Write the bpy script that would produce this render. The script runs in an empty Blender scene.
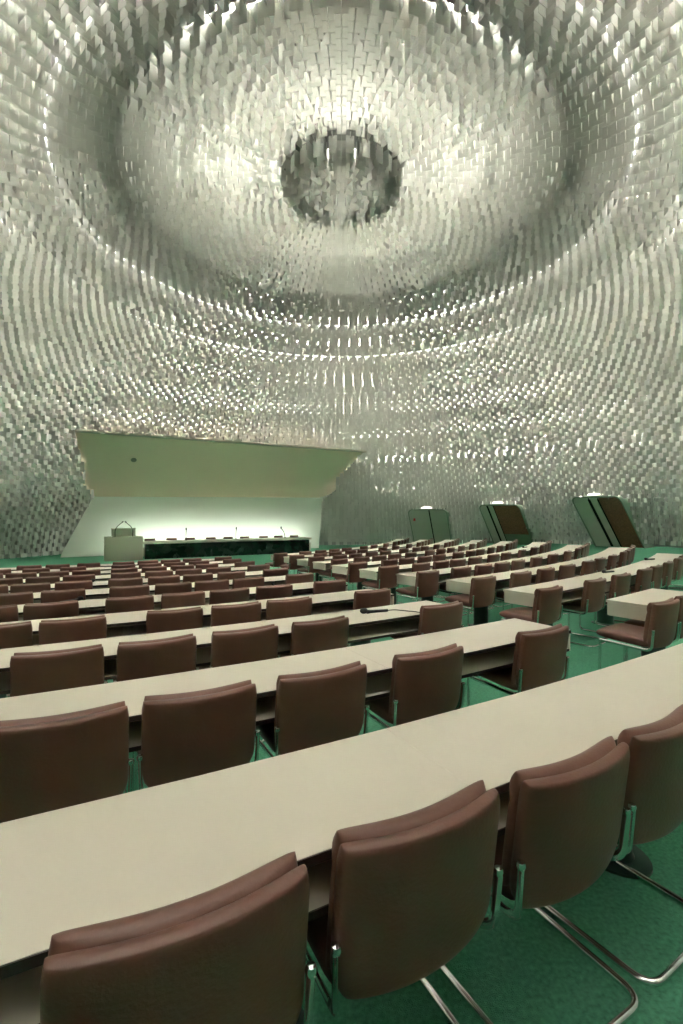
import bpy, bmesh, math, random
import numpy as np
from mathutils import Vector, Matrix
random.seed(7)
PI = math.pi
SC = bpy.context.scene
COL = SC.collection

# ------------------------------------------------------------------ layout
CAMZ = 1.57
F = 483.7
CX, CY = -13.83, 27.04           # centre the curved rows turn about
R0, STEP, TW = 28.8, 1.2, 0.5
DC = Vector((0.0, 14.5, 0.0))     # dome axis
SN = Vector((-math.sin(math.radians(28.5)), math.cos(math.radians(28.5)), 0))   # towards the stage
ST = Vector((SN.y, -SN.x, 0))     # to the right along the stage
STAGE_Z = -0.5
AISLE = math.radians(27.0)

def floor_z(x, y):
    R = math.hypot(x - CX, y - CY)
    return -0.036 * min(max(28.8 - R, 0.0), 13.9)

PROF = [(0.0, 10.05), (1.8, 9.95), (3.4, 9.72), (5.0, 9.38), (6.2, 8.98), (7.4, 8.42), (8.85, 7.5), (10.0, 6.75), (11.15, 5.85),
        (12.55, 4.3), (13.75, 2.9), (15.0, 0.8), (15.7, -0.8), (16.2, -2.2)]   # dome lining: radius, height above the eye
def smooth_profile():
    P = np.array(PROF); n = len(P)
    s = np.concatenate([[0], np.cumsum(np.hypot(*np.diff(P, axis=0).T))])
    ss = np.arange(0, s[-1], 0.02)
    r = np.interp(ss, s, P[:, 0]); z = np.interp(ss, s, P[:, 1])
    k = np.hanning(61); k /= k.sum()
    rp = np.concatenate([2*r[0]-r[30:0:-1], r, 2*r[-1]-r[-2:-32:-1]]); zp = np.concatenate([z[30:0:-1], z, 2*z[-1]-z[-2:-32:-1]])
    return np.convolve(rp, k, 'valid'), np.convolve(zp, k, 'valid')
PR, PZ = smooth_profile()
def dome_r(zc):                    # lining radius at a height above the eye
    return float(np.interp(-zc, -PZ, PR))

# ------------------------------------------------------------------ helpers
def link(o, parent=None):
    COL.objects.link(o)
    if parent is not None: o.parent = parent
    return o
def empty(name, loc=(0, 0, 0), rz=0.0):
    o = bpy.data.objects.new(name, None); o.empty_display_size = 0.1
    o.location = loc; o.rotation_euler = (0, 0, rz)
    return link(o)
def tag(o, label, cat=None, group=None, kind=None):
    if label: o['label'] = label
    if cat: o['category'] = cat
    if group: o['group'] = group
    if kind: o['kind'] = kind
    return o
def mesh_obj(name, verts, faces, mats, parent=None, smooth=False, loc=None, fmat=None):
    me = bpy.data.meshes.new(name)
    me.from_pydata([tuple(v) for v in verts], [], faces)
    for m in (mats if isinstance(mats, (list, tuple)) else [mats]): me.materials.append(m)
    if fmat is not None: me.polygons.foreach_set('material_index', fmat)
    bm = bmesh.new(); bm.from_mesh(me); bmesh.ops.recalc_face_normals(bm, faces=bm.faces); bm.to_mesh(me); bm.free()
    if smooth: me.polygons.foreach_set('use_smooth', [True]*len(me.polygons))
    me.update()
    o = bpy.data.objects.new(name, me)
    if loc is not None: o.location = loc
    return link(o, parent)
class MB:
    def __init__(s): s.v = []; s.f = []
    def add(s, v, f):
        b = len(s.v); s.v += [tuple(p) for p in v]; s.f += [tuple(i + b for i in q) for q in f]
        return s
    def box(s, c, d, M=None):
        v = [Vector((c[0]+d[0]/2*a, c[1]+d[1]/2*b, c[2]+d[2]/2*e)) for a in (-1, 1) for b in (-1, 1) for e in (-1, 1)]
        if M is not None: v = [M @ p for p in v]
        return s.add(v, [(0,1,3,2),(4,6,7,5),(0,4,5,1),(2,3,7,6),(0,2,6,4),(1,5,7,3)])
    def tube(s, pts, r, n=10, ry=None, closed=False):
        pts = [Vector(p) for p in pts]; N = len(pts); vs = []
        up = None
        for i, p in enumerate(pts):
            a = pts[(i-1) % N] if closed or i else p; b = pts[(i+1) % N] if closed or i < N-1 else p
            t = (b - a).normalized()
            if up is None:
                up = Vector((0, 0, 1)) if abs(t.z) < .9 else Vector((0, 1, 0))
            side = t.cross(up).normalized(); up = side.cross(t).normalized()
            for k in range(n):
                q = 2*PI*k/n
                vs.append(p + side*math.cos(q)*r + up*math.sin(q)*(ry or r))
        fs = []
        for i in range(N if closed else N-1):
            j = (i+1) % N
            for k in range(n): fs.append((i*n+k, i*n+(k+1) % n, j*n+(k+1) % n, j*n+k))
        if not closed: fs += [tuple(range(n))[::-1], tuple((N-1)*n+k for k in range(n))]
        return s.add(vs, fs)
    def lathe(s, prof, c=(0, 0, 0), n=24, sx=1.0, sy=1.0):
        vs = [(c[0]+r*math.cos(2*PI*k/n)*sx, c[1]+r*math.sin(2*PI*k/n)*sy, c[2]+z) for r, z in prof for k in range(n)]
        fs = [(i*n+k, i*n+(k+1) % n, (i+1)*n+(k+1) % n, (i+1)*n+k) for i in range(len(prof)-1) for k in range(n)]
        fs += [tuple(range(n))[::-1], tuple((len(prof)-1)*n+k for k in range(n))]
        return s.add(vs, fs)
    def build(s, name, mat, parent=None, smooth=False, loc=None, bevel=0):
        o = mesh_obj(name, s.v, s.f, mat, parent, smooth, loc)
        if bevel:
            m = o.modifiers.new('bevel', 'BEVEL'); m.width = bevel; m.segments = 3; m.limit_method = 'ANGLE'
        if smooth and not bevel: 
            try: o.data.set_sharp_from_angle(angle=math.radians(40))
            except Exception: pass
        return o
def fillet(pts, rad, n=6):
    pts = [Vector(p) for p in pts]; out = [pts[0]]
    for i in range(1, len(pts)-1):
        a, b, c = pts[i-1], pts[i], pts[i+1]
        u = (a-b).normalized(); w = (c-b).normalized()
        d = min(rad, (a-b).length*.49, (c-b).length*.49)
        for k in range(n+1):
            t = k/n
            out.append((b+u*d)*(1-t)**2 + b*2*t*(1-t) + (b+w*d)*t*t)
    out.append(pts[-1]); return out
def arc_prism(prof, a0, a1, mb=None, step=.02):
    """prof: closed polygon of (radius, z); swept about the row centre between two angles"""
    n = max(1, int(abs(a1-a0)/step)); mb = mb or MB(); m = len(prof); v = []; f = []
    for i in range(n+1):
        a = a0+(a1-a0)*i/n
        for r, z in prof: v.append((CX+r*math.sin(a), CY-r*math.cos(a), z))
    for i in range(n):
        for k in range(m): f.append((i*m+k, i*m+(k+1) % m, (i+1)*m+(k+1) % m, (i+1)*m+k))
    f += [tuple(range(m))[::-1], tuple(n*m+k for k in range(m))]
    return mb.add(v, f)
def row_pt(a, r): return CX+r*math.sin(a), CY-r*math.cos(a)
def ray_angle(px, r):
    dx = (px-341.5)/F
    A = dx*dx+1; B = -2*(dx*CX+CY); Cc = CX*CX+CY*CY-r*r
    D = B*B-4*A*Cc
    if D < 0: return None
    t = (-B-math.sqrt(D))/(2*A)
    return math.atan2(t*dx-CX, CY-t)

# ------------------------------------------------------------------ materials
def mat(name, col, rough=.5, metal=0.0, bump=0, bscale=200, var=0, vscale=8, spec=None, stretch=None, coat=0):
    m = bpy.data.materials.new(name); m.use_nodes = True
    N = m.node_tree.nodes; L = m.node_tree.links; b = N['Principled BSDF']
    b.inputs['Base Color'].default_value = (*col, 1); b.inputs['Roughness'].default_value = rough; b.inputs['Metallic'].default_value = metal
    if spec is not None: b.inputs['Specular IOR Level'].default_value = spec
    if coat: b.inputs['Coat Weight'].default_value = coat
    tc = N.new('ShaderNodeTexCoord'); src = tc.outputs['Object']
    if stretch:
        mp = N.new('ShaderNodeMapping'); mp.inputs['Scale'].default_value = stretch; L.new(src, mp.inputs['Vector']); src = mp.outputs['Vector']
    if var:
        n = N.new('ShaderNodeTexNoise'); n.inputs['Scale'].default_value = vscale; n.inputs['Detail'].default_value = 5; L.new(src, n.inputs['Vector'])
        r = N.new('ShaderNodeMapRange'); r.inputs['From Min'].default_value = .3; r.inputs['From Max'].default_value = .7
        r.inputs['To Min'].default_value = 1-var; r.inputs['To Max'].default_value = 1+var; L.new(n.outputs['Fac'], r.inputs['Value'])
        mx = N.new('ShaderNodeMix'); mx.data_type = 'RGBA'; mx.blend_type = 'MULTIPLY'; mx.inputs['Factor'].default_value = 1
        mx.inputs['A'].default_value = (*col, 1); L.new(r.outputs['Result'], mx.inputs['B']); L.new(mx.outputs['Result'], b.inputs['Base Color'])
    if bump:
        n = N.new('ShaderNodeTexNoise'); n.inputs['Scale'].default_value = bscale; n.inputs['Detail'].default_value = 3; L.new(src, n.inputs['Vector'])
        bp = N.new('ShaderNodeBump'); bp.inputs['Strength'].default_value = bump; bp.inputs['Distance'].default_value = .01
        L.new(n.outputs['Fac'], bp.inputs['Height']); L.new(bp.outputs['Normal'], b.inputs['Normal'])
    return m
def slat_mat(name, col, rough, metal):
    m = mat(name, col, rough, metal); N = m.node_tree.nodes; L = m.node_tree.links; b = N['Principled BSDF']
    g = N.new('ShaderNodeNewGeometry'); r = N.new('ShaderNodeMapRange'); r.inputs['To Min'].default_value = .92; r.inputs['To Max'].default_value = 1.08
    L.new(g.outputs['Random Per Island'], r.inputs['Value'])
    mx = N.new('ShaderNodeMix'); mx.data_type = 'RGBA'; mx.blend_type = 'MULTIPLY'; mx.inputs['Factor'].default_value = 1
    mx.inputs['A'].default_value = (*col, 1); L.new(r.outputs['Result'], mx.inputs['B']); L.new(mx.outputs['Result'], b.inputs['Base Color'])
    return m
def lamp_mat(name, col, strength):
    m = bpy.data.materials.new(name); m.use_nodes = True
    N = m.node_tree.nodes; N.clear(); e = N.new('ShaderNodeEmission'); o = N.new('ShaderNodeOutputMaterial')
    e.inputs['Color'].default_value = (*col, 1); e.inputs['Strength'].default_value = strength
    m.node_tree.links.new(e.outputs[0], o.inputs[0]); return m
M = {
 'leather': mat('brown_leather', (.15, .066, .046), .44, bump=.12, bscale=90, var=.14, vscale=5),
 'chrome': mat('chrome', (.78, .79, .78), .12, 1.0),
 'laminate': mat('cream_laminate', (.60, .55, .46), .42, var=.03, vscale=2.0),
 'edge': mat('dark_brown_edging', (.035, .022, .016), .5),
 'pedestal': mat('dark_green_metal', (.02, .06, .042), .4, .1),
 'carpet': mat('green_carpet', (.078, .265, .16), .95, bump=.6, bscale=260, var=.28, vscale=60, spec=.1),
 'blade': slat_mat('pale_aluminium', (.57, .565, .525), .4, .25),
 'shell': mat('dome_plaster', (.40, .40, .375), .9),
 'canopy': mat('canopy_paint', (.80, .67, .52), .75, var=.02, vscale=.5),
 'stagewall': mat('white_wall_paint', (.74, .78, .70), .8),
 'lectern': mat('grey_beige_paint', (.47, .45, .36), .6),
 'darkpanel': mat('dark_green_gloss', (.006, .022, .014), .25, var=.3, vscale=3),
 'portal': mat('grey_green_paint', (.50, .51, .43), .55),
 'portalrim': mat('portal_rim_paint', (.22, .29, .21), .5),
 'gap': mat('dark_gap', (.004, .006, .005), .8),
 'wood': mat('brown_wood', (.25, .105, .065), .4, var=.45, vscale=5, stretch=(6, 6, .7)),
 'mic': mat('black_plastic', (.012, .012, .012), .45, bump=.1),
 'red': mat('red_plastic', (.5, .02, .015), .4),
 'spot': mat('dark_olive_grille', (.2, .2, .15), .7),
 'tube': lamp_mat('white_tube_light', (1.0, .988, .96), 178),
 'glint': lamp_mat('thin_white_light', (1.0, .99, .94), 9),
 'portallamp': lamp_mat('portal_lamp_light', (1.0, .97, .84), 2.6),
 'stagelight': lamp_mat('stage_wash_light', (.92, 1.0, .90), 42),
}

# ------------------------------------------------------------------ floor and dome
def build_floor():
    v = []; f = []; nr, na = 60, 96; RR = 19.0
    v.append((DC.x, DC.y, floor_z(DC.x, DC.y)))
    for i in range(1, nr+1):
        for k in range(na):
            a = 2*PI*k/na; x = DC.x+RR*i/nr*math.cos(a); y = DC.y+RR*i/nr*math.sin(a)
            v.append((x, y, floor_z(x, y)))
    for k in range(na): f.append((0, 1+k, 1+(k+1) % na))
    for i in range(nr-1):
        for k in range(na): f.append((1+i*na+k, 1+(i+1)*na+k, 1+(i+1)*na+(k+1) % na, 1+i*na+(k+1) % na))
    cb = M['carpet'].node_tree.nodes['Principled BSDF']; cb.inputs['Sheen Weight'].default_value = .15; cb.inputs['Sheen Tint'].default_value = (.55, 1, .75, 1); cb.inputs['Sheen Roughness'].default_value = .4
    o = mesh_obj('floor', v, f, M['carpet'], smooth=True)
    tag(o, 'green carpet floor sloping down towards the stage', kind='structure')
build_floor()

def build_shell():
    off = 1.6
    dr = np.gradient(PR); dz = np.gradient(PZ); L = np.hypot(dr, dz)
    r = PR - dz/L*off; z = PZ + dr/L*off
    idx = list(range(0, len(r), 25)) + [len(r)-1]
    prof = [(0.0, float(z[0]))] + [(float(r[i]), float(z[i])) for i in idx if r[i] > .2]
    prof.append((prof[-1][0]+.2, -2.9))
    n = 120; v = []; f = []
    for rr, zz in prof[1:]:
        for k in range(n): v.append((DC.x+rr*math.cos(2*PI*k/n), DC.y+rr*math.sin(2*PI*k/n), zz+CAMZ))
    m = len(prof)-1
    for i in range(m-1):
        for k in range(n): f.append((i*n+k, i*n+(k+1) % n, (i+1)*n+(k+1) % n, (i+1)*n+k))
    v.append((DC.x, DC.y, prof[0][1]+CAMZ))
    for k in range(n): f.append((len(v)-1, (k+1) % n, k))
    o = mesh_obj('ceiling', v, f, M['shell'], smooth=True)
    tag(o, 'pale dome shell behind the hanging slats', kind='structure')
build_shell()

# ------------------------------------------------------------------ stage surfaces
def canopy_n(zc):                 # distance towards the stage of the canopy face at a height above the eye
    t = min(max((zc-.93)/(ZRIM-.93), 0), 1)
    return 13.9-2.95*(.35*t+.65*t**2.2)
def stage_pt(n, t, zc): 
    p = DC+SN*n+ST*t
    return Vector((p.x, p.y, zc+CAMZ))
def t_at(px, n):                   # where a plane facing the stage meets a bearing from the viewpoint
    dx = (px-341.5)/F
    return (SN.x*n-dx*(DC.y+SN.y*n))/(dx*ST.y-ST.x)
ZRIM = 3.55
def canopy_span(zc):
    q = (zc-.93)/(ZRIM-.93); n = canopy_n(zc)
    return (t_at(np.interp(q, [0, .06, .16, .66, 1], [96, 88, 83.5, 80, 75]), n), t_at(np.interp(q, [0, .05, .12, .31, .64, .82, .94, 1], [319, 327, 333, 340, 348.6, 354, 360, 366]), n))
def wall_span(zc):
    q = min(max((.93-zc)/2.95, 0), 1)
    return (-6.2-1.45*q, 6.22-.26*q)
def half_chord(n, zc): return math.sqrt(max(dome_r(zc)**2-n*n, .01))

# portals: pixel of the base centre, width, height, lean, sideways skew
PORTALS = [(433, 2.3, 2.17, 1.5, .12, 'closed'), (513.5, 2.25, 2.27, 1.5, .38, 'open'), (619, 2.35, 2.44, 1.5, .42, 'wide')]
PORT = []
for px, w, h, lean, skew, kind in PORTALS:
    dx = (px-341.5)/F
    zb = floor_z(11, 24)
    for it in range(6):
        r = dome_r(zb-CAMZ)+.05
        A = 1+dx*dx; B = -2*(dx*DC.x+DC.y); Cc = DC.x**2+DC.y**2-r*r
        Y = (-B+math.sqrt(B*B-4*A*Cc))/(2*A); X = dx*Y
        zb = floor_z(X, Y)
    nrm = (Vector((X, Y, 0))-Vector((DC.x, DC.y, 0))).normalized()      # outward
    tng = Vector((nrm.y, -nrm.x, 0))                                     # to the right seen from inside
    PORT.append((Vector((X, Y, zb)), nrm, tng, w, h, lean, skew, kind))

# ------------------------------------------------------------------ hanging slats
BH = .47; BT = .006
def blade_layout():
    dr = np.gradient(PR); dz = np.gradient(PZ)
    s = np.concatenate([[0], np.cumsum(np.hypot(np.diff(PR), np.diff(PZ)))])
    rings = []; pos = .12; i = 0
    n_now = None
    while pos < s[-1]:
        r = float(np.interp(pos, s, PR)); z = float(np.interp(pos, s, PZ))
        cell = 2*PI*r/n_now if n_now else 9
        lim = .285 if r < 6.5 else .255
        if cell > lim: n_now = max(6, 2*round(2*PI*r/(2*(.225 if r < 6.5 else .205))))
        cell = 2*PI*r/n_now
        step_down = 0.0
        if r < 1.78: step_down = -.38
        elif r < 5.9: step_down = 0.0
        else: step_down = .2*max(0, 1-(r-5.9)/2.2)
        rings.append((r, z+step_down, n_now, cell, i)); i += 1
        pos += max(.15, min(cell*.74, .18)) if r < 6.5 else .205
    return rings
blades = []
for r, z, n, cell, i in blade_layout():
    twist = random.uniform(-.09, .09)*cell/r if r > 6.5 else 0.0
    for k in range(n):
        a = 2*PI*k/n+twist
        x = DC.x+r*math.sin(a); y = DC.y-r*math.cos(a)
        tangential = (i+k) % 2 == 0
        jit = random.uniform(-.012, .012)
        ang = a+(0 if tangential else PI/2)+random.uniform(-.025, .025)
        blades.append((x, y, z+CAMZ+jit, ang, cell*(.98 if r < 6.5 else .985)))
def keep(b):
    x, y, zb, ang, w = b
    zm = zb+BH*.5-CAMZ
    if zb < floor_z(x, y)+.04: return False
    q = Vector((x, y, 0))-Vector((DC.x, DC.y, 0)); n = q.dot(SN); t = q.dot(ST)
    if n > 0:
        zc = zb-CAMZ
        if zc < .98:
            l, r = wall_span(zc+.05)
            if n > 12 and l < t < r: return False
            if l-.1 < t < r and n > 13.7: return False
        if zc+BH > .93 and zm < ZRIM:
            for q in (min(max(zc, .93), ZRIM), min(max(zm, .93), ZRIM)):
                l, r = canopy_span(q)
                if l < t < r and n > canopy_n(q)-.5*(1-((q-.93)/(ZRIM-.93))**2): return False
    for P, nr, tg, w2, h, lean, skew, kd in PORT:
        d = Vector((x, y, 0))-Vector((P.x, P.y, 0)); hh = min(max(zb-P.z, 0), h)
        if zb-P.z < h-.14 and abs(d.dot(tg)+skew*hh/h) < w2/2-.04 and d.dot(nr) > -3.2: return False
    return True
blades = [b for b in blades if keep(b)]
def screen(b):
    x, y, zb, ang, w = b
    if y < 1.2: return 0
    px = 341.5+F*x/y; py = 514-F*(zb+.15-CAMZ)/y
    if not (3 < px < 680 and 3 < py < 560): return 0
    vx, vy, vz = x, y, zb-CAMZ; d = math.sqrt(vx*vx+vy*vy+vz*vz)
    nx, ny = math.sin(ang), -math.cos(ang)
    return abs((vx*nx+vy*ny)/d)/(d*d)*w
order = sorted(range(len(blades)), key=lambda i: -screen(blades[i]))
single = set(order[:300])
# the many: one object
V = []; Fc = []
for i, (x, y, zb, ang, w) in enumerate(blades):
    if i in single: continue
    c, s_ = math.cos(ang), math.sin(ang); b0 = len(V)
    for zz in (zb, zb+BH):
        for u, q in ((-1, -1), (1, -1), (1, 1), (-1, 1)):
            V.append((x+c*u*w/2-s_*q*BT/2, y+s_*u*w/2+c*q*BT/2, zz))
    Fc += [(b0, b0+3, b0+2, b0+1), (b0+4, b0+5, b0+6, b0+7), (b0, b0+1, b0+5, b0+4), (b0+1, b0+2, b0+6, b0+5), (b0+2, b0+3, b0+7, b0+6), (b0+3, b0, b0+4, b0+7)]
me = bpy.data.meshes.new('dome_slats'); me.from_pydata(V, [], Fc); me.materials.append(M['blade'])
o = link(bpy.data.objects.new('dome_slats', me))
tag(o, 'thousands of small pale metal slats lining the dome and wall behind', 'slats', kind='stuff')
mb = MB().box((0, 0, BH/2), (1, BT, BH))
proto = None
for i in order[:300]:
    x, y, zb, ang, w = blades[i]
    if proto is None:
        bo = proto = mb.build('dome_slat', M['blade'])
    else:
        bo = link(proto.copy())
    bo.location = (x, y, zb); bo.rotation_euler = (0, 0, ang); bo.scale = (w, 1, 1)
    side = 'left' if x < 0 else 'right'
    tag(bo, f'large pale metal slat hanging overhead from the near dome, upper {side} of the photo', 'slat', f'large overhead slats, upper {side}')

# ring lamps concealed above the slats
A_ST = PI+math.radians(28.5)       # bearing of the stage from the dome axis
def ring_angles(n, half=0.0):
    return [A_ST+half+(2*PI-2*half)*k/n for k in range(n+1 if half else n)]
def revolve(prof, n=120, half=0.0):
    if half:
        an = ring_angles(n, half); m = len(prof); N = n+1
        v = [(r*math.sin(a), -r*math.cos(a), z) for r, z in prof for a in an]
        f = [(i*N+k, i*N+k+1, ((i+1) % m)*N+k+1, ((i+1) % m)*N+k) for i in range(m) for k in range(n)]
        return MB().add(v, f)
    mb = MB(); v = [(r*math.sin(2*PI*k/n), -r*math.cos(2*PI*k/n), z) for r, z in prof for k in range(n)]
    m = len(prof)
    f = [(i*n+k, i*n+(k+1) % n, ((i+1) % m)*n+(k+1) % n, ((i+1) % m)*n+k) for i in range(m) for k in range(n)]
    return mb.add(v, f)
ORDR = ['first', 'second', 'third', 'fourth', 'fifth', 'sixth', 'seventh', 'eighth', 'ninth', 'tenth', 'eleventh', 'twelfth', 'thirteenth', 'fourteenth', 'fifteenth', 'sixteenth']
def normal_at(r):
    i = int(np.argmin(abs(PR-r))); i = min(max(i, 5), len(PR)-6)
    d = np.array([PR[i+5]-PR[i-5], PZ[i+5]-PZ[i-5]]); d /= np.linalg.norm(d)
    return np.array([-d[1], d[0]]), d      # outward normal, tangent
def tray_lamp(r, off, rad, label, wide=.20):
    nn, d = normal_at(r); z = float(np.interp(r, PR, PZ))
    if r < .9: nn, d = np.array([0, 1.]), np.array([1., 0])
    c = np.array([r, z])+nn*off
    root = empty('ring_lamp', (DC.x, DC.y, c[1]+CAMZ)); tag(root, label, 'lamp', 'ring lamps behind the dome slats')
    n = 120
    half = math.asin(min(.99, 8.4/r)) if r > 13.9 else 0.0
    if r < .9: wide = .15
    mb = MB(); mb.tube([(c[0]*math.sin(a), -c[0]*math.cos(a), 0) for a in ring_angles(n, half)], rad, 6, closed=not half)
    mb.build('light_tube', M['tube'], root, smooth=True)
    q = [-nn*(rad+.05)-d*wide, -nn*(rad+.05)+d*wide, -nn*(rad+.08)+d*wide, -nn*(rad+.08)-d*wide]
    q2 = [-d*wide+nn*.1, -d*wide-nn*(rad+.05), -d*(wide+.02)-nn*(rad+.05), -d*(wide+.02)+nn*.1]
    q3 = [d*wide+nn*.1, d*wide-nn*(rad+.05), d*(wide+.02)-nn*(rad+.05), d*(wide+.02)+nn*.1]
    mb = MB()
    for Q in (q, q2, q3):
        t = revolve([(c[0]+p[0], p[1]) for p in Q], half=half); mb.add(t.v, t.f)
    mb.build('tray', M['shell'], root)
def glint_lamp(r, back, rad, label):
    z = float(np.interp(r, PR, PZ)); c = (r+back, z+.1+back*z/(14.5+r)); n = 160
    half = math.asin(8.2/r) if r > 13 else 0.0
    mb = MB(); mb.tube([(c[0]*math.sin(a), -c[0]*math.cos(a), 0) for a in ring_angles(n, half)], rad, 6, closed=not half)
    o = mb.build('glint_lamp', M['glint'], smooth=True, loc=(DC.x, DC.y, c[1]+CAMZ))
    tag(o, label, 'lamp', 'thin lamps glinting between the slats')
for i, (rr, off, rad) in enumerate([(.7, 1.05, .11), (2.6, 1.15, .10), (3.5, 1.15, .10), (4.2, 1.15, .094), (7.4, 1.1, .020), (8.3, 1.1, .034), (9.2, 1.1, .044), (10.1, 1.1, .054), (11.1, 1.1, .054), (12.2, 1.1, .056), (13.2, 1.1, .06), (14.1, 1.1, .05), (15.0, 1.05, .014)]):
    tray_lamp(rr, off, rad, f'ring of white light in a tray hidden above the slats, {ORDR[i]} from the dome crown')
for i, (rr, rad) in enumerate([(7.37, .012), (8.85, .012), (11.2, .017), (12.4, .014), (13.9, .012)]):
    glint_lamp(rr, .22, rad, f'thin ring of light glinting between the slats, {ORDR[i]} such ring from the crown')
# unseen collar and divider, added to block lamp light and darken two rings
ra, rb_ = 1.2, 1.86
za, zb_ = float(np.interp(ra, PR, PZ)), float(np.interp(rb_, PR, PZ))
o = revolve([(ra, za+.1), (ra, za+.98), (rb_, zb_+.98), (rb_, zb_+.50), (rb_-.03, zb_+.50), (rb_-.03, zb_+.95), (ra+.03, za+.95), (ra+.03, za+.1)]).build('added_baffle_1', M['shell'], loc=(DC.x, DC.y, CAMZ))
tag(o, 'added light-blocking ring collar above the slats around the dome crown', kind='structure')
ra = 5.86; za = float(np.interp(ra, PR, PZ))
o = revolve([(ra, za+.52), (ra, za+1.3), (ra+.04, za+1.3), (ra+.04, za+.52)]).build('added_baffle_2', M['shell'], loc=(DC.x, DC.y, CAMZ))
tag(o, 'added light-blocking ring divider above the slats outside the bright crown', kind='structure')

# ------------------------------------------------------------------ stage wall and canopy
def build_stage():
    n = 13.95; N = 40; v = []; f = []
    zs = np.linspace(STAGE_Z-CAMZ-.03, 1.0, 14)
    for z in zs:
        l, r = wall_span(z); l -= .06
        for k in range(N+1): v.append(stage_pt(n, l+(r-l)*k/N, z))
    nz = len(zs)
    for j in range(nz-1):
        for k in range(N): f.append((j*(N+1)+k, j*(N+1)+k+1, (j+1)*(N+1)+k+1, (j+1)*(N+1)+k))
    o = mesh_obj('wall_stage', v, f, M['stagewall']); m = o.modifiers.new('solid', 'SOLIDIFY'); m.thickness = .1; m.offset = 0
    tag(o, 'white stage back wall washed with light', kind='structure')
    # canopy
    v = []; f = []; K = 28; N = 48
    for j in range(K+1):
        z = .93+(ZRIM-.93)*j/K; nn = canopy_n(z); l, r = canopy_span(z)
        for k in range(N+1):
            t = l+(r-l)*k/N
            v.append(stage_pt(nn, t, z+.012*(t)*(1-j/K)))
    for j in range(K):
        for k in range(N): f.append((j*(N+1)+k, j*(N+1)+k+1, (j+1)*(N+1)+k+1, (j+1)*(N+1)+k))
    root = empty('stage_canopy', stage_pt(13.9, 0, .93))
    tag(root, 'large grey-beige curved canopy flaring out over the stage', 'canopy')
    inv = Matrix.Translation(-root.location)
    face = mesh_obj('canopy_face', [inv @ p for p in v], f, M['canopy'], root, smooth=True)
    m = face.modifiers.new('solid', 'SOLIDIFY'); m.thickness = .08; m.offset = 1
    # rim
    zt = ZRIM; nn = canopy_n(zt); l, r = canopy_span(zt)
    mb = MB(); pts = [inv @ stage_pt(nn-.03, l+(r-l)*k/30, zt+.02) for k in range(31)]
    mb.tube(pts, .06, 8, ry=.07); mb.build('canopy_rim', M['lectern'], root, smooth=True)
    # round grille
    zz = 2.62; nn = canopy_n(zz); p = inv @ stage_pt(nn, -4.6, zz)
    d = (stage_pt(canopy_n(zz+.1), 0, zz+.1)-stage_pt(canopy_n(zz-.1), 0, zz-.1)).normalized(); out = ST.cross(d).normalized()
    if out.dot(SN) > 0: out = -out
    Rm = Matrix((ST, d, out)).transposed().to_4x4()
    mb = MB(); mb.lathe([(.13, -.02), (.13, .012), (.11, .018), (.02, .02)], n=24)
    mb.v = [tuple(Matrix.Translation(p+out*.03) @ Rm @ Vector(q)) for q in mb.v]
    tag(mb.build('round_grille', M['spot'], root), 'small round dark grille in the canopy')
build_stage()

# stage light trough behind the desk
def stage_box(mb, n0, n1, t0, t1, z0, z1, org):
    c = [DC+SN*n+ST*t for n in (n0, n1) for t in (t0, t1)]
    v = [Vector((p.x, p.y, z))-org for z in (z0, z1) for p in c]
    return mb.add(v, [(0,1,3,2),(4,6,7,5),(0,4,5,1),(2,3,7,6),(0,2,6,4),(1,5,7,3)])
org = stage_pt(13.2, 0, STAGE_Z-CAMZ)
root = empty('light_trough', org)
tag(root, 'long low light trough on the stage floor washing the white wall', 'light')
mb = MB(); stage_box(mb, 12.66, 12.70, -5.0, 4.85, STAGE_Z, STAGE_Z+.42, org); stage_box(mb, 12.66, 12.95, -5.0, 4.85, STAGE_Z, STAGE_Z+.03, org); stage_box(mb, 12.66, 12.93, -5.0, 4.85, STAGE_Z+.40, STAGE_Z+.43, org)
mb.build('housing', M['lectern'], root)
mb = MB(); stage_box(mb, 12.72, 12.80, -4.95, 4.8, STAGE_Z+.07, STAGE_Z+.15, org); mb.build('light_tube', M['stagelight'], root)

# ------------------------------------------------------------------ portals
def rounded_outline(w, h, rad=.28, n=8, inset=0):
    w2 = w/2-inset; hh = h-inset; p = [(-w2, 0), (-w2, hh-rad)]
    p += [(-w2+rad-rad*math.cos(PI/2*k/n), hh-rad+rad*math.sin(PI/2*k/n)) for k in range(1, n+1)]
    p += [(w2-rad+rad*math.sin(PI/2*k/n), hh-rad+rad*math.cos(PI/2*k/n)) for k in range(n+1)]
    p += [(w2, 0)]
    return p
def clip(poly, u0, u1):
    for sgn, lim in ((1, u0), (-1, -u1)):
        out = []
        for i in range(len(poly)):
            a = poly[i]; b = poly[(i+1) % len(poly)]
            da = sgn*a[0]-lim; db = sgn*b[0]-lim
            if da >= 0: out.append(a)
            if (da >= 0) != (db >= 0):
                t = da/(da-db); out.append((a[0]+(b[0]-a[0])*t, a[1]+(b[1]-a[1])*t))
        poly = out
    return poly
PWORDS = {'closed': ('leftmost leaning green doorway with both leaves shut, right of the stage',),
          'open': ('middle leaning green doorway with brown wood inside, between two others',),
          'wide': ('rightmost and largest leaning doorway, wide green leaf and brown wood inside',)}
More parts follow.
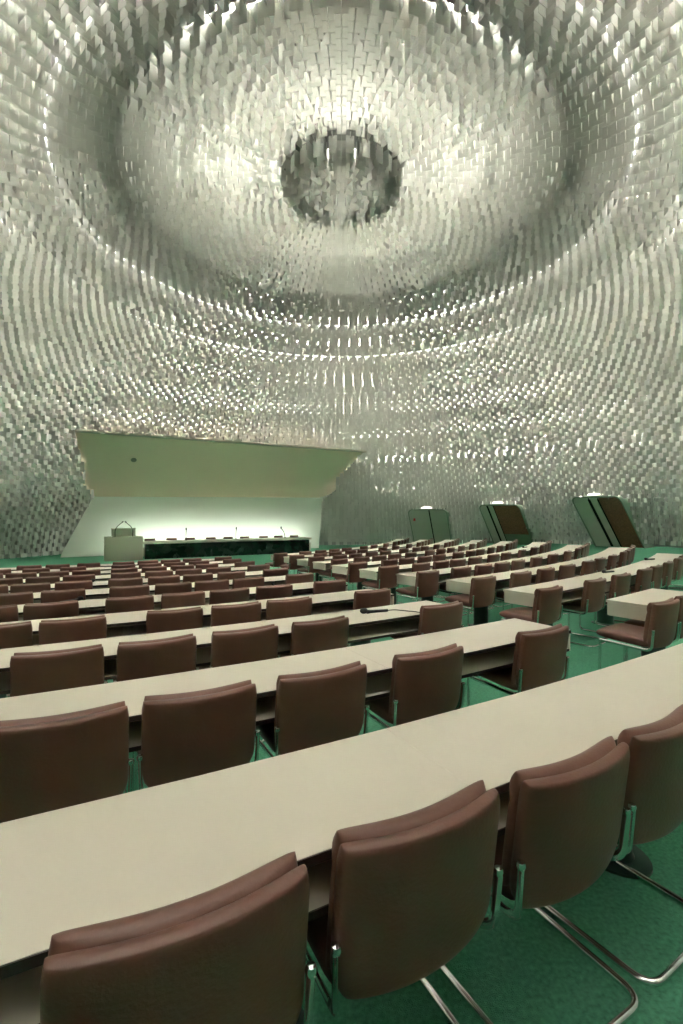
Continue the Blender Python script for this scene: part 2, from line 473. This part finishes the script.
for (P, nr, tg, w, h, lean, skew, kd) in PORT:
    root = empty('leaning_doorway', P)
    tag(root, PWORDS[kd][0], 'doorway', 'leaning doorways in the slatted wall')
    def pt(u, z, d=0.0):            # on the leaning face; d is outward depth
        return tg*(u-skew*z/h)+nr*(d-lean*z/h)+Vector((0, 0, z))
    outl = rounded_outline(w, h); inl = rounded_outline(w, h, .25, inset=.05)
    v = []; f = []; m = len(outl)
    for lst, d in ((outl, .0), (inl, .0), (inl, .95), (outl, .95)):
        v += [pt(u, z, d) for u, z in lst]
    for i in range(m-1):
        for q in range(4):
            a, b = q*m, ((q+1) % 4)*m
            f.append((a+i, a+i+1, b+i+1, b+i))
    for i in (0, m-1): f.append((i, m+i, 2*m+i, 3*m+i))
    mesh_obj('frame', v, f, M['portalrim'], root)
    def panel(name, u0, u1, z0, z1, d, material, thick=.04):
        poly = [(u, min(max(z, z0), z1)) for u, z in clip(rounded_outline(w, h, .25, inset=.052), u0, u1)]
        k = len(poly)
        vv = [pt(u, z, d) for u, z in poly]+[pt(u, z, d+thick) for u, z in poly]
        ff = [tuple(range(k)), tuple(range(2*k-1, k-1, -1))]+[(i, (i+1) % k, k+(i+1) % k, k+i) for i in range(k)]
        return mesh_obj(name, vv, ff, material, root)
    hw = w/2
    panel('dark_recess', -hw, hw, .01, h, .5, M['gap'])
    if kd == 'closed':
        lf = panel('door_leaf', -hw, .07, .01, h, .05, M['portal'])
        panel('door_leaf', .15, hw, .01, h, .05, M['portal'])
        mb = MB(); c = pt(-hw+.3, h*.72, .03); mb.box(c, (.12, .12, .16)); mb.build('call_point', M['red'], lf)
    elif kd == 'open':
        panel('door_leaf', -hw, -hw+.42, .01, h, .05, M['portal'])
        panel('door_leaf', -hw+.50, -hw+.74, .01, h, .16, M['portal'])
        panel('wood_panel', -hw+.74, hw, .62, h, .34, M['wood']); panel('reflection_panel', -hw+.74, hw, .01, .62, .34, M['portalrim'])  # dark green lower part stands for the floor's reflection in the darker opening
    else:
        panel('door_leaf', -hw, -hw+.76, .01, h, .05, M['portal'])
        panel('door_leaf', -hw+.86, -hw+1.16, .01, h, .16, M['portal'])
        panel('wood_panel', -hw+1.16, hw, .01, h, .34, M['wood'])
    lp = pt(.0, h+.09, .1)
    lw = empty('doorway_lamp', P+lp, math.atan2(tg.y, tg.x))
    tag(lw, {'closed': 'white lamp on top of the leftmost leaning doorway', 'open': 'white lamp on top of the middle leaning doorway', 'wide': 'white lamp on top of the largest, rightmost leaning doorway'}[kd], 'lamp', 'lamps on the doorways')
    MB().box((0, 0, -.05), (.8, .16, .05)).build('lamp_base', M['chrome'], lw, bevel=.01)
    MB().lathe([(.02, -.035), (.11, -.03), (.12, .02), (.09, .06), (.02, .075)], n=16, sx=2.6).build('lamp_glass', M['portallamp'], lw, smooth=True)

# ------------------------------------------------------------------ chairs
def pad(hw, hh, T, p=5, bottom_round=.0, nu=22, nv=16, curve=0.0, top_roll=0.0, dent=0.0):
    """closed pillow in the x-z plane, thickness in y; curve pushes the sides forward (+y)"""
    th = [(-PI/2+PI*i/nu) for i in range(nu+1)]; tv = [(-PI/2+PI*i/nv) for i in range(nv+1)]
    sp = lambda a: math.copysign(abs(math.sin(a))**.75, math.sin(a))
    us = [sp(a) for a in th]; vs_ = [sp(a) for a in tv]
    v = []; f = []
    def P(u, w, side):
        b = (max(0, 1-abs(u)**p))**(1/p*1.6)*(max(0, 1-abs(w)**p))**(1/p*1.6)
        k = hw*(1-bottom_round*max(0, (-w-.45)/.55)**2.2)*(1-.025*max(0, w-.8)/.2)
        tt = T*b
        if top_roll and w > .55: tt *= 1+top_roll*math.sin(PI*min(1, (w-.55)/.45))
        if top_roll and .35 < w <= .6: tt *= 1-.3*math.sin(PI*(w-.35)/.25)
        y = side*tt+curve*u*u
        if dent: y -= dent*(1-u*u)*(1-w*w)*(side > 0)
        return (u*k, y, w*hh)
    for side in (-1, 1):
        for w in vs_:
            for u in us: v.append(P(u, w, side))
    n = nu+1; off = n*(nv+1)
    for j in range(nv):
        for i in range(nu):
            f.append((j*n+i, j*n+i+1, (j+1)*n+i+1, (j+1)*n+i)); f.append((off+j*n+i, off+(j+1)*n+i, off+(j+1)*n+i+1, off+j*n+i+1))
    return v, f
def pad_obj(name, args, loc, tilt, material, parent):
    v, f = pad(**args)
    bm = bmesh.new()
    vs = [bm.verts.new(p) for p in v]
    for q in f: bm.faces.new([vs[i] for i in q])
    bmesh.ops.remove_doubles(bm, verts=bm.verts, dist=1e-5); bmesh.ops.recalc_face_normals(bm, faces=bm.faces)
    Mx = Matrix.Translation(loc) @ Matrix.Rotation(tilt, 4, 'X'); bmesh.ops.transform(bm, matrix=Mx, verts=bm.verts)
    me = bpy.data.meshes.new(name); bm.to_mesh(me); bm.free(); me.materials.append(material)
    me.polygons.foreach_set('use_smooth', [True]*len(me.polygons))
    return link(bpy.data.objects.new(name, me), parent)
BOLT = None
def make_chair():
    root = empty('conference_chair')
    pad_obj('seat', dict(hw=.235, hh=.228, T=.046, p=6, dent=-.012), (0, .03, .462), PI/2+.05, M['leather'], root)
    back = pad_obj('backrest', dict(hw=.246, hh=.200, T=.024, p=9, bottom_round=.16, curve=.038, nu=30, nv=26), (0, -.262, .611), .13, M['leather'], root)
    pad_obj('back_cushion', dict(hw=.237, hh=.180, T=.036, p=4.6, curve=.036, top_roll=.35, nu=30, nv=24), (0, -.222, .640), .13, M['leather'], root)
    for s in (-1, 1):
        x = s*.250
        pts = fillet([(x*.92, .225, .408), (x*.95, -.19, .400), (x, -.232, .43), (x+s*.003, -.246, .578)], .07, 6)
        mb = MB(); mb.tube(pts, .007, 8, ry=.014)
        bar = mb.build('side_bar', M['chrome'], root, smooth=True)
        mb = MB(); mb.lathe([(.004, -.012), (.011, -.010), (.014, 0), (.011, .010), (.004, .012)], n=12, c=(x+s*.003, -.246, .583))
        mb.build('bolt', M['chrome'], bar, smooth=True)
    xx = .243
    path = fillet([(-xx, .215, .412), (-xx, .225, .0135), (-xx, -.305, .0135), (xx, -.305, .0135), (xx, .225, .0135), (xx, .215, .412)], .07, 6)
    mb = MB(); mb.tube(path, .0125, 10); mb.tube([(-xx, .213, .405), (xx, .213, .405)], .010, 8)
    mb.build('base_frame', M['chrome'], root, smooth=True)
    return root
CH = make_chair()
def dup(root):
    r = link(root.copy())
    for ch in root.children:
        c = link(ch.copy()); c.parent = r
        for g in ch.children:
            d = link(g.copy()); d.parent = c
    return r
ORD = ['first', 'second', 'third', 'fourth', 'fifth', 'sixth', 'seventh', 'eighth', 'ninth', 'tenth', 'eleventh', 'twelfth', 'thirteenth', 'fourteenth', 'fifteenth', 'sixteenth', 'seventeenth', 'eighteenth', 'nineteenth', 'twentieth', 'twenty-first', 'twenty-second']
ROWN = ['nearest row', 'second row', 'third row', 'fourth row', 'fifth row', 'sixth row', 'seventh row', 'eighth row', 'ninth row', 'tenth row', 'farthest row']
CL = {0: [312, 505, 628], 1: [132, 260, 368, 465, 568], 2: [106.5, 197, 279.5, 350, 463], 3: [34, 105.5, 205, 262, 313, 392],
      4: [19, 77, 155.5, 206, 250, 294, 347], 5: [35, 87, 151, 192, 230, 265, 314], 6: [8, 49, 91, 144, 181, 214, 246, 288],
      7: [23, 59, 93, 142, 174, 203, 231.5, 270], 8: [3, 34, 68, 98, 138, 167, 195, 219, 255], 9: [11, 50, 87, 136, 162, 186, 210, 242],
      10: [42, 70, 101, 135, 159, 181, 202, 232]}
CR = {1: [('L', 656)], 2: [564, 607, 631, 652, 662, 673, 682], 3: [497, 532, 555, 575, 595, 606, 616.6, 627, 634, 641],
      4: [439.5, 472, 492.5, 510, 525, 543, 558, 573.5, 582, 589, 594, 599], 5: [400, 431, 449.5, 466, 482, 500, 511, 529, 540, 549, 557],
      6: [368, 398, 415, 432, 446, 464, 476, 485, 495, 503, 511, 518, 524], 7: [348, 370, 387, 402, 417, 435, 446, 455, 465, 477, 485, 495],
      8: [325, 347.6, 362.6, 378, 391.5, 409, 421, 429, 440, 449, 459, 466], 9: [305, 327.5, 342, 357, 368, 388, 400, 418, 426, 435],
      10: [288, 312, 327, 340, 352, 368, 378, 389, 403]}
LATL = 3.13
LATR = [4.6, 4.64, 4.42, 4.54, 4.48, 4.45, 4.47, 4.58, 4.68, 4.78, 4.82]
def end_angle(lat, R): return AISLE+math.asin((lat+.05)/R)
first = [True]
def put_chair(x, y, rz, label, group):
    o = CH if first[0] else dup(CH); first[0] = False
    o.location = (x, y, floor_z(x, y)+.002); o.rotation_euler = (0, 0, rz)
    tag(o, label, 'chair', group)
    return o
ENDS = {}
for block, table in (('left', CL), ('right', CR)):
    for k, pxs in table.items():
        R = R0-STEP*k; rb = R+.62; angs = []; prev = None
        for px in pxs:
            half = .253/rb
            if isinstance(px, tuple): a = ray_angle(px[1], rb)+half
            else:
                a = ray_angle(px, rb)
                a = None if a is None else a-half
            if prev is not None and (a is None or a < prev+.52/rb): a = prev+(.53 if block == 'left' else .66)/rb
            if a is None: continue
            if prev is not None and block == 'right' and a > prev+1.25/rb: a = prev+1.25/rb
            angs.append(a); prev = a
        if block == 'left' and k == 0: angs.append(angs[-1]+.54/rb)
        if block == 'right' and k == 1: angs += [angs[-1]+.56/rb, angs[-1]+1.12/rb]
        if block == 'right' and k >= 2:
            a_end = math.atan2(-CX, CY)+math.acos(rb/math.hypot(CX, CY))-.25/rb
            while angs[-1]+.7/rb < a_end: angs.append(angs[-1]+.7/rb)
        ENDS[block, k] = angs
        seq = list(reversed(angs)) if block == 'left' else angs
        for j, a in enumerate(seq):
            rr = R+.358+random.uniform(-.012, .012)
            x, y = row_pt(a, rr)
            if k == 0: lab = f'brown leather chair in the nearest row, {ORD[len(seq)-1-j]} from the left' if j else 'brown leather chair in the nearest row, cut by the right edge'
            else: lab = f'brown leather chair, {ORD[j]} from the aisle in the {ROWN[k]}, {block} of the aisle'
            put_chair(x, y, a+random.uniform(-.035, .035), lab, f'chairs in the {ROWN[k]}, {block} of the aisle')

# ------------------------------------------------------------------ tables
def make_table(k, block, a0, a1):
    R = R0-STEP*k; z0 = -.036*(28.8-R) if R < 28.8 else 0.0
    H = z0+.74; am = (a0+a1)/2
    x0, y0 = row_pt(am, R+TW/2); root = empty('conference_table', (x0, y0, z0))
    w = {'left': 'left of the aisle', 'right': 'right of the aisle'}[block]
    tag(root, f'long curved cream table of the {ROWN[k]}, {w}', 'table', f'long curved tables {w}')
    def fin(mb, name, m):
        mb.v = [(p[0]-x0, p[1]-y0, p[2]-z0) for p in mb.v]
        return mb.build(name, m, root)
    R1 = R+TW; th = .024; bh = .155
    L = (a1-a0)*R; g = .0003/R
    anchor = ray_angle(386, R) if k == 0 else a0
    cuts = [a0]+sorted(c_ for c_ in (anchor+i*2.4/R for i in range(-6, 12)) if a0+.5/R < c_ < a1-.5/R)+[a1]
    for b0, b1 in zip(cuts, cuts[1:]):
        b0, b1 = b0+g, b1-g
        wt = fin(arc_prism([(R, H), (R, H-th), (R1-.004, H-th), (R1-.004, H)], b0, b1), 'worktop', M['laminate'])
        bev = wt.modifiers.new('bevel', 'BEVEL'); bev.width = .0012; bev.segments = 2; bev.limit_method = 'ANGLE'; bev.angle_limit = 1.0
    fin(arc_prism([(R1-.004, H-.001), (R1-.004, H-th), (R1, H-th), (R1, H-.001)], a0, a1), 'edge_strip', M['edge'])
    fin(arc_prism([(R+.004, H-th-.0005), (R+.004, H-bh), (R+.024, H-bh), (R+.024, H-th-.0005)], a0+.0008, a1-.0008), 'front_panel', M['laminate'])
    e = .02/R
    fin(arc_prism([(R+.0245, H-bh+.018), (R+.0245, H-bh), (R1-.006, H-bh), (R1-.006, H-bh+.018)], a0+e, a1-e), 'shelf', M['laminate'])
    fin(arc_prism([(R1-.0055, H-bh+.0185), (R1-.0055, H-bh-.0005), (R1-.001, H-bh-.0005), (R1-.001, H-bh+.0185)], a0+e, a1-e), 'shelf_edge', M['edge'])
    for b0, b1 in ((a0, a0+e*.98), (a1-e*.98, a1)):
        fin(arc_prism([(R+.0245, H-th-.0005), (R+.0245, H-bh), (R1-.006, H-bh), (R1-.006, H-th-.0005)], b0, b1), 'end_panel', M['laminate'])
    # divider brackets inside the shelf and pedestals below
    angs = ENDS[block, k]; rb = R+.62
    mids = [(p+q)/2 for p, q in zip(angs, angs[1:])]
    mids += [angs[0]-.31/rb, angs[-1]+.30/rb] if block == 'right' else [angs[0]-.31/rb, angs[-1]+.3/rb]
    mids = [m_ for m_ in sorted(mids) if a0+.12/R < m_ < a1-.1/R]
    wide = {(p+q)/2 for p, q in zip(angs, angs[1:]) if (q-p)*rb > .75}
    if k == 0: mids = [m_ for m_ in mids if not angs[-2] < m_ < angs[-1]]
    chosen = []
    for m_ in sorted(mids, key=lambda m_: (m_ not in wide, -m_ if k == 0 else m_)):
        if all(abs(m_-c_)*R > 1.5 for c_ in chosen): chosen.append(m_)
    for a in sorted(chosen):
        px, py = row_pt(a, R+.2)
        fz = floor_z(px, py)-z0
        mb = MB(); mb.lathe([(.15, fz), (.15, fz+.012), (.095, fz+.02), (.088, fz+.04), (.088, .565), (.12, .584)], n=24, sx=.95, sy=1.3)
        c, s_ = math.cos(a), math.sin(a)
        mb.v = [(px+c*p[0]-s_*p[1], py+s_*p[0]+c*p[1], p[2]+z0) for p in mb.v]
        mb.v = [(p[0]-x0, p[1]-y0, p[2]-z0) for p in mb.v]
        mb.build('pedestal', M['pedestal'], root, smooth=True)
    return root
for k in range(11):
    R = R0-STEP*k
    aL = end_angle(LATL, R)
    if k == 0: aL = ray_angle(712, R)
    al = ray_angle(-40, R+TW)-(1.6 if k == 0 else .5)/R
    make_table(k, 'left', al, aL)
    if k:
        a0 = end_angle(LATR[k], R); ae = ENDS['right', k][-1]+.3/R
        make_table(k, 'right', a0, ae)

# ------------------------------------------------------------------ microphones on the tables
def make_mic(x, y, z, rz, label, cable=False):
    root = empty('microphone', (x, y, z), rz)
    tag(root, label, 'microphone', 'microphones on the tables')
    mb = MB(); mb.lathe([(.009, -.07), (.013, -.066), (.0145, .10), (.019, .13), (.021, .14)], n=14)
    mb.v = [(p[2], p[1], p[0]+.016) for p in mb.v]; mb.build('handle', M['mic'], root, smooth=True)
    mb = MB(); mb.lathe([(.019, .14), (.024, .15), (.027, .17), (.024, .19), (.012, .205), (.002, .208)], n=14)
    mb.v = [(p[2], p[1], p[0]+.026) for p in mb.v]; mb.build('mic_head', M['mic'], root, smooth=True)
    if cable:
        pts = fillet([(-.06, 0, .016), (-.14, .0, .018), (-.24, .03, .006), (-.32, .10, .006), (-.35, .2, .006), (-.36, .285, .005), (-.35, .315, -.06), (-.33, .31, -.35)], .06, 5)
        mb = MB(); mb.tube(pts, .004, 8); mb.build('cable', M['mic'], root, smooth=True)
def mic_at(px, k, off, label, turn=0.0, cable=False):
    R = R0-STEP*k; a = ray_angle(px, R+off)
    if a is None: return
    x, y = row_pt(a, R+off); make_mic(x, y, -.0432*k+.7405, a+turn, label, cable)
mic_at(381, 2, .24, 'black microphone with trailing cable on the third row table near the aisle', PI-.25, True)
mic_at(66, 4, .1, 'small black microphone on the fifth row table at far left', .6)
mic_at(82, 6, .15, 'small black microphone on the seventh row table at left', .5)
mic_at(274, 4, .12, 'small black microphone on the fifth row table, left of the aisle', 1.2)
mic_at(235, 6, .15, 'small black microphone on the seventh row table, left of the aisle', .9)
mic_at(611, 2, .15, 'black microphone on the third row table, right of the aisle', PI-.3)
mic_at(652, 2, .12, 'black microphone farther along the third row table at right', PI-.5)
mic_at(590, 4, .12, 'black microphone at the far end of the fifth row table at right', PI-.5)
mic_at(526, 5, .15, 'black microphone on the sixth row table, right of the aisle', PI-.3)

# ------------------------------------------------------------------ stage furniture
def stage_root(name, n, t): 
    p = DC+SN*n+ST*t; return empty(name, (p.x, p.y, STAGE_Z), math.radians(28.5))
# local axes: +x along ST, +y towards the wall
T0 = (Vector((-9.0, 22.0, 0))-DC).dot(ST); T1 = (Vector((-1.66, 26.0, 0))-DC).dot(ST); ND = 10.9
L = T1-T0
desk = stage_root('stage_desk', ND, (T0+T1)/2)
tag(desk, 'long stage desk with pale top and dark green glossy front', 'desk')
MB().box((0, .36, .75), (L+.1, .78, .11)).build('desktop', M['laminate'], desk, bevel=.01)
MB().box((0, .06, .347), (L-.12, .05, .69)).build('front_panel', M['darkpanel'], desk)
for s in (-1, 1): MB().box((s*(L/2-.1), .37, .347), (.05, .56, .69)).build('side_panel', M['darkpanel'], desk)
for i, px in enumerate([150.6, 172.5, 191, 212, 229.4, 246, 265, 280, 295.7]):
    dx = (px-341.5)/F; nn = ND+.98
    t_ = (SN.x*nn-dx*(DC.y+SN.y*nn))/(dx*ST.y-ST.x) 
    p = DC+SN*nn+ST*t_
    oc = put_chair(p.x, p.y, math.radians(28.5)+PI, f'brown chair behind the stage desk, {ORD[i]} from the lectern', 'chairs behind the stage desk'); oc.scale.z = 1.09
    bpy.context.view_layer.update()
for i, (px, lean) in enumerate([(186, 0), (236, 0), (285, -.16)]):
    dx = (px-341.5)/F; nn = ND+.35; t_ = (SN.x*nn-dx*(DC.y+SN.y*nn))/(dx*ST.y-ST.x)
    m = stage_root('desk_microphone', nn, t_); m.location.z = STAGE_Z+.805
    tag(m, ['thin black microphone on the stage desk, nearest the lectern', 'thin black microphone at the middle of the stage desk', 'tilted thin black microphone at the right end of the stage desk'][i], 'microphone', 'stage desk microphones')
    MB().lathe([(.06, 0), (.06, .02), (.02, .035)], n=16).build('mic_base', M['mic'], m)
    MB().tube(fillet([(0, 0, .03), (lean*.3, 0, .3), (lean*1.5, -.05, .52)], .15, 5), .02, 8).build('gooseneck', M['mic'], m, smooth=True)
    mb = MB(); mb.lathe([(.015, -.06), (.032, -.04), (.034, .04), (.015, .07)], n=12, c=(lean*1.5, -.05, .54)); mb.build('mic_head', M['mic'], m, smooth=True)
lec = stage_root('lectern', ND-.12, T0-.82)
tag(lec, 'grey-beige box lectern at the left end of the stage desk', 'lectern')
MB().box((0, .32, .53), (1.56, .7, 1.06)).build('body', M['lectern'], lec, bevel=.012)
mb = MB()
for s in (-1, 1): mb.box((s*.47, .32, 1.25), (.03, .36, .38))
mb.box((0, .13, 1.24), (.97, .03, .36)); mb.box((0, .3, 1.42), (1.0, .42, .03))
mb.build('reading_stand', M['lectern'], lec)
for s in (-1, 1):
    mb = MB(); mb.tube(fillet([(s*.36, .1, 1.062), (s*.36, .06, 1.45), (s*.05, .0, 1.72)], .2, 6), .016, 8); g = mb.build('gooseneck', M['mic'], lec, smooth=True)
    mb = MB(); mb.tube([(s*.09, .0, 1.69), (s*.0+s*.03, -.01, 1.75)], .028, 10); mb.build('mic_head', M['mic'], g, smooth=True)

# ------------------------------------------------------------------ camera and output
cam = bpy.data.cameras.new('camera'); cam.lens = F*36/1024; cam.sensor_fit = 'VERTICAL'; cam.sensor_height = 36; cam.sensor_width = 36
cam.shift_y = 2/1024; cam.shift_x = 0; cam.clip_end = 200
co = link(bpy.data.objects.new('camera', cam)); co.location = (0, 0, CAMZ); co.rotation_euler = (PI/2, 0, 0)
SC.camera = co
w = bpy.data.worlds.new('world'); SC.world = w; w.use_nodes = True
w.node_tree.nodes['Background'].inputs[0].default_value = (.02, .022, .02, 1); w.node_tree.nodes['Background'].inputs[1].default_value = 1
SC.view_settings.view_transform = 'Standard'; SC.view_settings.look = 'None'; SC.view_settings.gamma = 1; SC.view_settings.use_curve_mapping = False
SC.view_settings.exposure = 0.12
SC.cycles.max_bounces = 10; SC.cycles.diffuse_bounces = 8; SC.cycles.glossy_bounces = 4; SC.cycles.use_denoising = True
SC.cycles.sample_clamp_indirect = 0
